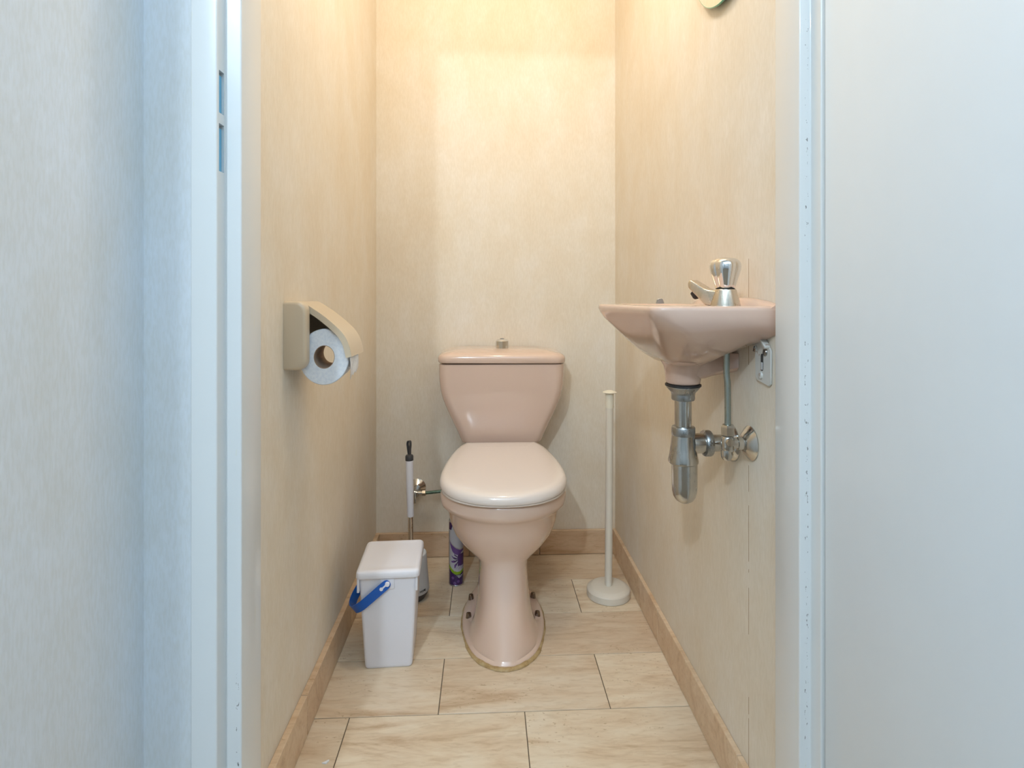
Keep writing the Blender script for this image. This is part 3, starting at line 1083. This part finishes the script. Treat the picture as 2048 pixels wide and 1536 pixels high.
def bring(xn, xf_, y0, y1, z, rn, rf, xw=None, yw=None, n=10):
    """plan ring: xn / xf_ front edge at the near / far end, rn, rf corner radii,
    xw wall-side X, yw near edge Y at the wall side"""
    xw = WX if xw is None else xw
    yw = y0 if yw is None else yw
    pts = [(xw, yw)]
    for i in range(1, 6):                      # near edge towards the front corner
        t = i / 6
        pts.append((xw + (xn + rn - xw) * t, yw + (y0 - yw) * t ** 0.8))
    for i in range(n + 1):
        a = -PI / 2 - PI / 2 * i / n
        pts.append((xn + rn + rn * math.cos(a), y0 + rn + rn * math.sin(a)))
    for i in range(1, n):
        t = i / n
        pts.append((xn + (xf_ - xn) * (t * t * (3 - 2 * t) * 0.4 + t * 0.6), (y0 + rn) + (y1 - rf - y0 - rn) * t))
    rfx = min(rf, (xw - xf_) * 0.8)
    for i in range(n + 1):
        a = PI - PI / 2 * i / n
        pts.append((xf_ + rfx + rfx * math.cos(a), y1 - rf + rf * math.sin(a)))
    xe = xf_ + rfx
    for i in range(1, 8):
        pts.append((xe + (xw - xe) * i / 8, y1))
    pts.append((xw, y1))
    for i in range(1, 16):
        pts.append((xw, y1 + (yw - y1) * i / 16))
    return [(p[0], p[1], z) for p in pts]


R = []
# underside, bottom up (bowl bottom to rim)
spec = [
    # x near, x far, y0, y1, z, near r, far r, xw, yw
    (0.362, 0.362, 1.050, 1.165, 0.8260, 0.022, 0.025, 0.405, 1.062),
    (0.350, 0.349, 1.032, 1.185, 0.8305, 0.030, 0.035, 0.415, 1.052),
    (0.337, 0.334, 1.005, 1.215, 0.8400, 0.042, 0.050, 0.430, 1.040),
    (0.325, 0.318, 0.980, 1.240, 0.8520, 0.075, 0.062, 0.447, 1.025),
    (0.311, 0.302, 0.955, 1.262, 0.8670, 0.078, 0.072, 0.466, 0.998),
    (0.300, 0.287, 0.934, 1.282, 0.8820, 0.070, 0.080, 0.4855, 0.960),
    (0.289, 0.273, 0.920, 1.297, 0.8980, 0.056, 0.085, WX, 0.916),
    (0.281, 0.261, 0.9135, 1.307, 0.9140, 0.038, 0.086, WX, 0.9125),
    (0.2755, 0.2535, 0.911, 1.313, 0.9260, 0.031, 0.084, WX, 0.911),
    (0.2725, 0.2505, 0.910, 1.316, 0.9350, 0.027, 0.082, WX, 0.910),
    (0.2730, 0.2510, 0.9105, 1.316, 0.9400, 0.026, 0.082, WX, 0.9105),
    (0.2755, 0.2535, 0.913, 1.313, 0.9430, 0.024, 0.080, WX, 0.913),
    (0.2805, 0.2590, 0.918, 1.308, 0.9440, 0.022, 0.076, WX, 0.918),
]
for xn, xf_, y0, y1, z, rn, rf, xw, yw in spec:
    R.append(bring(xn, xf_, y0, y1, z, rn, rf, xw, yw))


# top: inner ring then down into the bowl; the hollow is a separate loop bridged by matching counts
def hollow(x0, x1, y0, y1, z, r):
    out = []
    cx_, cy_ = (x0 + x1) / 2, (y0 + y1) / 2
    for p in R[-1]:
        a = math.atan2((p[1] - 1.12) / 0.2, (p[0] - 0.38) / 0.105)
        e = 0.62
        ca, sa = math.cos(a), math.sin(a)
        out.append((cx_ + (x1 - x0) / 2 * math.copysign(abs(ca) ** e, ca), cy_ + (y1 - y0) / 2 * math.copysign(abs(sa) ** e, sa), z))
    return out


R.append(hollow(0.2790, 0.456, 0.9965, 1.2865, 0.9440, 0))
R.append(hollow(0.2825, 0.4535, 0.9995, 1.2830, 0.9436, 0))
R.append(hollow(0.2870, 0.4500, 1.0040, 1.2785, 0.9422, 0))
R.append(hollow(0.2930, 0.4455, 1.0100, 1.2710, 0.9385, 0))
R.append(hollow(0.3000, 0.4410, 1.0170, 1.2600, 0.9310, 0))
R.append(hollow(0.3080, 0.4370, 1.0250, 1.2480, 0.9190, 0))
R.append(hollow(0.3200, 0.4320, 1.0350, 1.2300, 0.8980, 0))
R.append(hollow(0.3400, 0.4230, 1.0500, 1.1950, 0.8700, 0))
R.append(hollow(0.3620, 0.4110, 1.0650, 1.1480, 0.8580, 0))
R.append(hollow(0.3750, 0.4010, 1.0770, 1.1030, 0.8560, 0))
b = B()
loft(b, R)
# drain neck and the rib running back to the wall
dcx, dcy = 0.388, 1.09
lathe(b, [(0.0300, 0.789), (0.0325, 0.7915), (0.0335, 0.797), (0.0350, 0.812), (0.0375, 0.824), (0.044, 0.834)], (dcx, dcy, 0), n=48)
rib = []
for (x, hw_, zlo) in ((dcx, 0.031, 0.800), (dcx + 0.034, 0.030, 0.802), (dcx + 0.048, 0.029, 0.806), (dcx + 0.07, 0.029, 0.810), (WX, 0.029, 0.815)):
    rib.append([(x, dcy - hw_, 0.85), (x, dcy - hw_, zlo + 0.008), (x, dcy - hw_ + 0.008, zlo), (x, dcy + hw_ - 0.008, zlo), (x, dcy + hw_, zlo + 0.008), (x, dcy + hw_, 0.85)])
loft(b, rib)
sm = [v for v in b.verts if 0.828 < v.co.z < 0.905 and v.co.x < WX - 0.004 and not (v.co - Vector((dcx, dcy, v.co.z))).length < 0.046]
for _ in range(8):
    bmesh.ops.smooth_vert(b, verts=sm, factor=0.5, use_axis_x=True, use_axis_y=True, use_axis_z=False)
body = obj('basin_body', b, M['basin_ceramic'], basin, True, 55)
# raised back ledge along the wall
b = B()
led = []
for (y, zz, xx) in ((0.9105, 0.946, 0.478), (0.95, 0.952, 0.468), (1.00, 0.957, 0.462), (1.10, 0.9585, 0.461), (1.19, 0.957, 0.463), (1.25, 0.9505, 0.470), (1.29, 0.9445, 0.480)):
    led.append([(WX, y, 0.935), (xx - 0.006, y, 0.9405), (xx - 0.002, y, zz - 0.003), (xx + 0.002, y, zz), (WX, y, zz + 0.0008)])
loft(b, led)
obj('back_ledge', b, M['basin_ceramic'], basin, True, 50)

# faucet
FP = Vector((0.4215, 0.972, 0.9440))
fc = thing('faucet', 'small chrome pillar tap with bulbous knob on the pink basin', 'faucet', FP)
b = B()
lathe(b, [(0.0255, 0.0), (0.0255, 0.001), (0.0185, 0.0275), (0.0175, 0.0285)], FP, n=48)
tdir = Vector((-math.cos(math.radians(50)), math.sin(math.radians(50)), 0))
sid = Vector((-tdir.y, tdir.x, 0))
# spout: rounded-rectangle sections rising from the body
R = []
for s_, zl, zh, w_ in ((0.000, 0.0000, 0.0265, 0.0165), (0.014, 0.0000, 0.0266, 0.0162), (0.024, 0.0000, 0.0275, 0.0160), (0.0315, 0.0010, 0.0300, 0.0157),
                       (0.0345, 0.0040, 0.0315, 0.0156), (0.0420, 0.0110, 0.0358, 0.0152), (0.0500, 0.0185, 0.0408, 0.0147), (0.0575, 0.0250, 0.0450, 0.0142),
                       (0.0610, 0.0282, 0.0462, 0.0139), (0.0635, 0.0306, 0.0452, 0.0134), (0.0650, 0.0325, 0.0425, 0.0125)):
    rg = rrect(-w_, w_, zl, zh, 0, min(0.0032, (zh - zl) * 0.35), 4)
    R.append([FP + tdir * s_ + sid * p[0] + Vector((0, 0, p[1])) for p in rg])
loft(b, R)
tap_body = obj('tap_body', b, M['brushed'], fc, True, 30)
b = B()
ac = FP + tdir * 0.0525 + Vector((0, 0, 0.0190))
lathe(b, [(0.0105, 0.008), (0.0105, -0.001), (0.009, -0.004), (0.007, -0.005)], ac, (-tdir * -0.55 + Vector((0, 0, 0.83))), 28)
obj('aerator', b, M['black_rubber'], fc)
# knob: eight-lobed bulb
b = B()
R = []
kprof = [(0.0148, 0.0292), (0.0160, 0.0296), (0.0180, 0.0370), (0.0208, 0.0460), (0.0240, 0.0555), (0.0262, 0.0640), (0.0268, 0.0700), (0.0255, 0.0755), (0.0225, 0.0795), (0.0175, 0.0825), (0.010, 0.0840), (0.0003, 0.0843)]
NK = 96
for r, h_ in kprof:
    ring = []
    fl_ = min(1.0, max(0.0, (h_ - 0.029) / 0.02)) * min(1.0, (0.0845 - h_) / 0.012)
    for i in range(NK):
        a = 2 * PI * i / NK
        # four broad scallops: flattened faces with ridges between, stronger towards the foot
        q = abs(math.cos(2 * (a - (-PI / 2 - 0.37))))       # 1 at scallop centres
        rr_ = r * (1 - 0.17 * (1 - q) ** 1.3 * (1.0 if h_ < 0.07 else fl_))
        ring.append((FP.x + rr_ * math.cos(a), FP.y + rr_ * math.sin(a), FP.z + h_))
    R.append(ring)
loft(b, R)
kn = obj('knob', b, M['chrome'], fc, True, 60)
b = B(); lathe(b, [(0.0168, 0.0276), (0.0168, 0.0292)], FP, n=40)
obj('knob_collar', b, M['black_rubber'], fc)

# small grey plug chain holder standing on the far rim
tab = B()
R = []
for yy, ins in ((1.2945, 0.001), (1.2955, 0.0), (1.3000, 0.0), (1.3010, 0.001)):
    cx_ = 0.4065
    zb_ = 0.9435
    R.append([(cx_ - 0.0085 + ins, yy, zb_), (cx_ + 0.0100 - ins, yy, zb_), (cx_ + 0.0070 - ins, yy, 0.9530), (cx_ + 0.004, yy, 0.9556 - ins), (cx_ - 0.003, yy, 0.9553 - ins), (cx_ - 0.0065 + ins, yy, 0.9525)])
loft(tab, R)
tb_o = obj('chain_holder', tab, M['dull_chrome'], basin, True, 30)

# trap (bottle siphon) --------------------------------------------------
TP = Vector((dcx, dcy, 0))
tr = thing('bottle_trap', 'worn chrome bottle trap hanging below the pink basin', 'drain trap', (dcx, dcy, 0.789))
b = B(); lathe(b, [(0.031, 0.7885), (0.0345, 0.7880), (0.0345, 0.7850), (0.031, 0.7835)], TP, n=48)
obj('gasket', b, M['black_rubber'], tr, label='black rubber gasket')
b = B()
lathe(b, [(0.0325, 0.7838), (0.0325, 0.7825), (0.0275, 0.7765), (0.0230, 0.7715), (0.0225, 0.768), (0.0195, 0.7675)], TP, n=48)
lathe(b, [(0.0195, 0.7685), (0.0222, 0.768), (0.0225, 0.7600), (0.0215, 0.7570), (0.0165, 0.7555)], TP, n=48)
obj('strainer_flange', b, M['dull_chrome'], tr)
b = B(); tube(b, [(TP.x, TP.y, 0.768), (TP.x + 0.0003, TP.y, 0.70)], 0.0163, 40)
obj('tail_pipe', b, M['old_chrome'], tr)
T2 = TP + Vector((0.0005, 0, 0))
b = B(); lathe(b, [(0.0165, 0.7055), (0.0215, 0.7045), (0.0225, 0.7025), (0.0225, 0.6890), (0.0220, 0.6875)], T2, n=48)
obj('lock_ring', b, M['dull_chrome'], tr)
b = B()
lathe(b, [(0.0220, 0.6880), (0.0235, 0.672), (0.0265, 0.650), (0.0290, 0.6385), (0.0288, 0.6350), (0.0265, 0.6325), (0.0250, 0.6320)], T2, n=48)
obj('trap_body', b, M['old_chrome'], tr)
b = B()
T3 = T2 + Vector((0.0025, 0, 0))
lathe(b, [(0.0245, 0.6335), (0.0248, 0.625), (0.0243, 0.590), (0.0238, 0.578), (0.0215, 0.568), (0.0170, 0.5605), (0.0100, 0.5560), (0.0001, 0.5545)], T3, n=48)
obj('trap_cup', b, M['old_chrome'], tr)
oz = 0.671
b = B()
tube(b, [(dcx + 0.018, dcy, oz), (dcx + 0.044, dcy, oz)], 0.0195, 36)
tube(b, [(dcx + 0.05, dcy, oz), (WX, dcy, oz)], 0.0165, 36)
obj('outlet_pipe', b, M['old_chrome'], tr)
b = B(); lathe(b, [(0.020, 0.0), (0.0245, 0.001), (0.0255, 0.003), (0.0255, 0.012), (0.0245, 0.0145), (0.018, 0.0155)], (dcx + 0.040, dcy, oz), (1, 0, 0), 44)
obj('outlet_nut', b, M['dull_chrome'], tr)
b = B(); lathe(b, [(0.036, 0.0), (0.0355, 0.004), (0.030, 0.010), (0.021, 0.0155), (0.017, 0.017)], (WX, dcy, oz), (-1, 0, 0), 48)
obj('wall_rosette', b, M['old_chrome'], tr)

# angle valve -------------------------------------------------------------
AV = Vector((WX, 1.012, 0.691))
av = thing('angle_valve', 'chrome angle valve with round wall flange right of the bottle trap', 'valve', AV)
b = B(); lathe(b, [(0.0310, 0.0), (0.0315, 0.002), (0.0290, 0.0045), (0.0180, 0.0135), (0.0130, 0.0165)], AV, (-1, 0, 0), 48)
obj('wall_flange', b, M['old_chrome'], av)
VX = 0.4435
b = B()
lathe(b, [(0.0120, 0.012), (0.0120, 0.026), (0.0100, 0.027), (0.0100, 0.046)], AV, (-1, 0, 0), 32)
lathe(b, [(0.0095, -0.014), (0.0115, -0.010), (0.0118, 0.0), (0.0112, 0.010), (0.0095, 0.0125), (0.0105, 0.0140), (0.0115, 0.0145)], (VX, AV.y, AV.z), n=32)
lathe(b, [(0.0080, 0.0), (0.0080, 0.012), (0.0070, 0.014)], (VX, AV.y, AV.z + 0.004), (0, -1, 0), 28)
obj('valve_body', b, M['old_chrome'], av)
b = B(); lathe(b, [(0.0112, 0.014), (0.0125, 0.0155), (0.0125, 0.030), (0.0105, 0.034), (0.0070, 0.0350)], (VX, AV.y, AV.z), n=6)
obj('compression_nut', b, M['old_chrome'], av, True, 20)
b = B(); lathe(b, [(0.0100, -0.012), (0.0105, -0.018), (0.0100, -0.025), (0.0070, -0.030), (0.0003, -0.032)], (VX - 0.002, AV.y, AV.z), n=28)
obj('valve_bonnet', b, M['old_chrome'], av)
b = B(); tube(b, cr([(VX, AV.y, AV.z + 0.030), (VX, AV.y, 0.76), (VX - 0.0005, AV.y, 0.80), (VX - 0.0015, AV.y + 0.001, 0.815), (VX - 0.002, AV.y + 0.001, 0.83), (VX - 0.002, AV.y, 0.875)], 8), 0.0056, 24)
obj('supply_tube', b, M['copper_tube'], av, label='dull green-grey metal supply tube')
b = B(); lathe(b, [(0.0068, 0.859), (0.0095, 0.861), (0.0102, 0.864), (0.0102, 0.871), (0.0095, 0.873), (0.007, 0.878)], (VX - 0.002, AV.y, 0), n=12)
obj('top_nut', b, M['chrome'], av, True, 20)

# wall bracket ---------------------------------------------------------------
wb = thing('basin_bracket', 'rusty white metal mounting bracket under the near end of the basin', 'bracket', (WX, 0.96, 0.85))
b = B()
XP = WX
out = [(0.934, 0.8105), (0.940, 0.8065), (0.982, 0.8115), (0.987, 0.8175), (0.9885, 0.868), (0.985, 0.8935), (0.964, 0.895), (0.950, 0.882), (0.9335, 0.868)]
sl = []
NSL = 8
cyc, z0s, z1s, rs = 0.9625, 0.834, 0.856, 0.0042
prism(b, out, 'x', XP - 0.0035, XP - 0.0005)
bevel_edges(b, lambda e: True, 0.0006, 1)
pl_o = obj('plate', b, M['bracket_metal'], wb, True, 30)
b = B()
prism(b, [(cyc - rs, z0s), (cyc - rs * 0.7, z0s - 0.003), (cyc, z0s - 0.0042), (cyc + rs * 0.7, z0s - 0.003), (cyc + rs, z0s), (cyc + rs, z1s), (cyc + rs * 0.7, z1s + 0.003), (cyc, z1s + 0.0042), (cyc - rs * 0.7, z1s + 0.003), (cyc - rs, z1s)], 'x', XP - 0.0040, XP - 0.0034)
obj('slot', b, M['cavity'], pl_o, False)
b = B()
box(b, XP - 0.0045, XP - 0.0037, cyc - 0.003, cyc + 0.003, 0.832, 0.845, 0.0005)
obj('slot_washer', b, M['light_grey'], pl_o)
for (sy_, sz_) in ((0.986, 0.8665), (0.951, 0.8635), (0.9665, 0.8215)):
    b = B()
    lathe(b, [(0.0066, 0.002), (0.0068, 0.004), (0.0058, 0.0058), (0.003, 0.0068), (0, 0.0070)], (XP, sy_, sz_), (-1, 0, 0), 24)
    s = obj('screw', b, M['dull_chrome' if sy_ < 0.96 else 'bracket_metal'], wb)
    b = B()
    mt_ = Matrix.Translation((XP - 0.0068, sy_, sz_)) @ Matrix.Rotation(math.radians(28), 4, 'X')
    box(b, -0.0006, 0.0004, -0.0007, 0.0007, -0.005, 0.005, 0, 1, mt_)
    if sz_ > 0.83:
        obj('screw_slot', b, M['cavity'], s, False)
    else:
        b.free()
b = B()
box(b, -0.010, 0.0, -0.0022, 0.0022, -0.014, 0.014, 0.0006, 1, Matrix.Translation((XP - 0.0008, 0.950, 0.8805)) @ Matrix.Rotation(math.radians(-52), 4, 'X'))
obj('hook_arm', b, M['bracket_metal'], wb)

# ------------------------------------------------------------------ mirror
MC = Vector((XR, 1.093, 1.7205))
mr = thing('mirror', 'round frameless glass mirror on the right wall above the basin', 'mirror', MC)
b = B(); lathe(b, [(0.1685, 0.009), (0.1700, 0.0105), (0.1700, 0.0135), (0.1690, 0.0145)], MC, (-1, 0, 0), 128)
obj('glass_edge', b, M['glass_edge'], mr, label='green glass edge')
b = B(); lathe(b, [(0.1688, 0.0143), (0.1665, 0.0150), (0.0, 0.0150)], MC, (-1, 0, 0), 128)
obj('mirror_face', b, M['mirror_glass'], mr)
b = B(); lathe(b, [(0.06, 0.0002), (0.06, 0.0092)], MC, (-1, 0, 0), 48)
obj('mount', b, M['cavity'], mr)

# ------------------------------------------------------------------ paper scrap on the floor
b = B()
sc = Vector((-0.329, 1.176, 0.0))
pts = [(-0.008, -0.001), (-0.004, 0.001), (0.0, 0.0012), (0.003, 0.006), (0.006, 0.0065), (0.0065, 0.003), (0.004, -0.001), (0.002, -0.004), (-0.004, -0.003)]
lo = [b.verts.new((sc.x + x, sc.y + y, 0.0002)) for x, y in pts]
hi = [b.verts.new((sc.x + x * 0.9, sc.y + y * 0.9, 0.0012 + 0.0018 * random.random())) for x, y in pts]
top = b.verts.new((sc.x, sc.y, 0.0034))
for i in range(len(pts)):
    j = (i + 1) % len(pts)
    b.faces.new((lo[i], lo[j], hi[j], hi[i]))
    b.faces.new((hi[i], hi[j], top))
b.faces.new(lo[::-1])
tag(obj('paper_scrap', b, M['paper_scrap'], None, False), 'tiny crumpled white paper scrap on the floor tile near the left skirting', 'scrap')
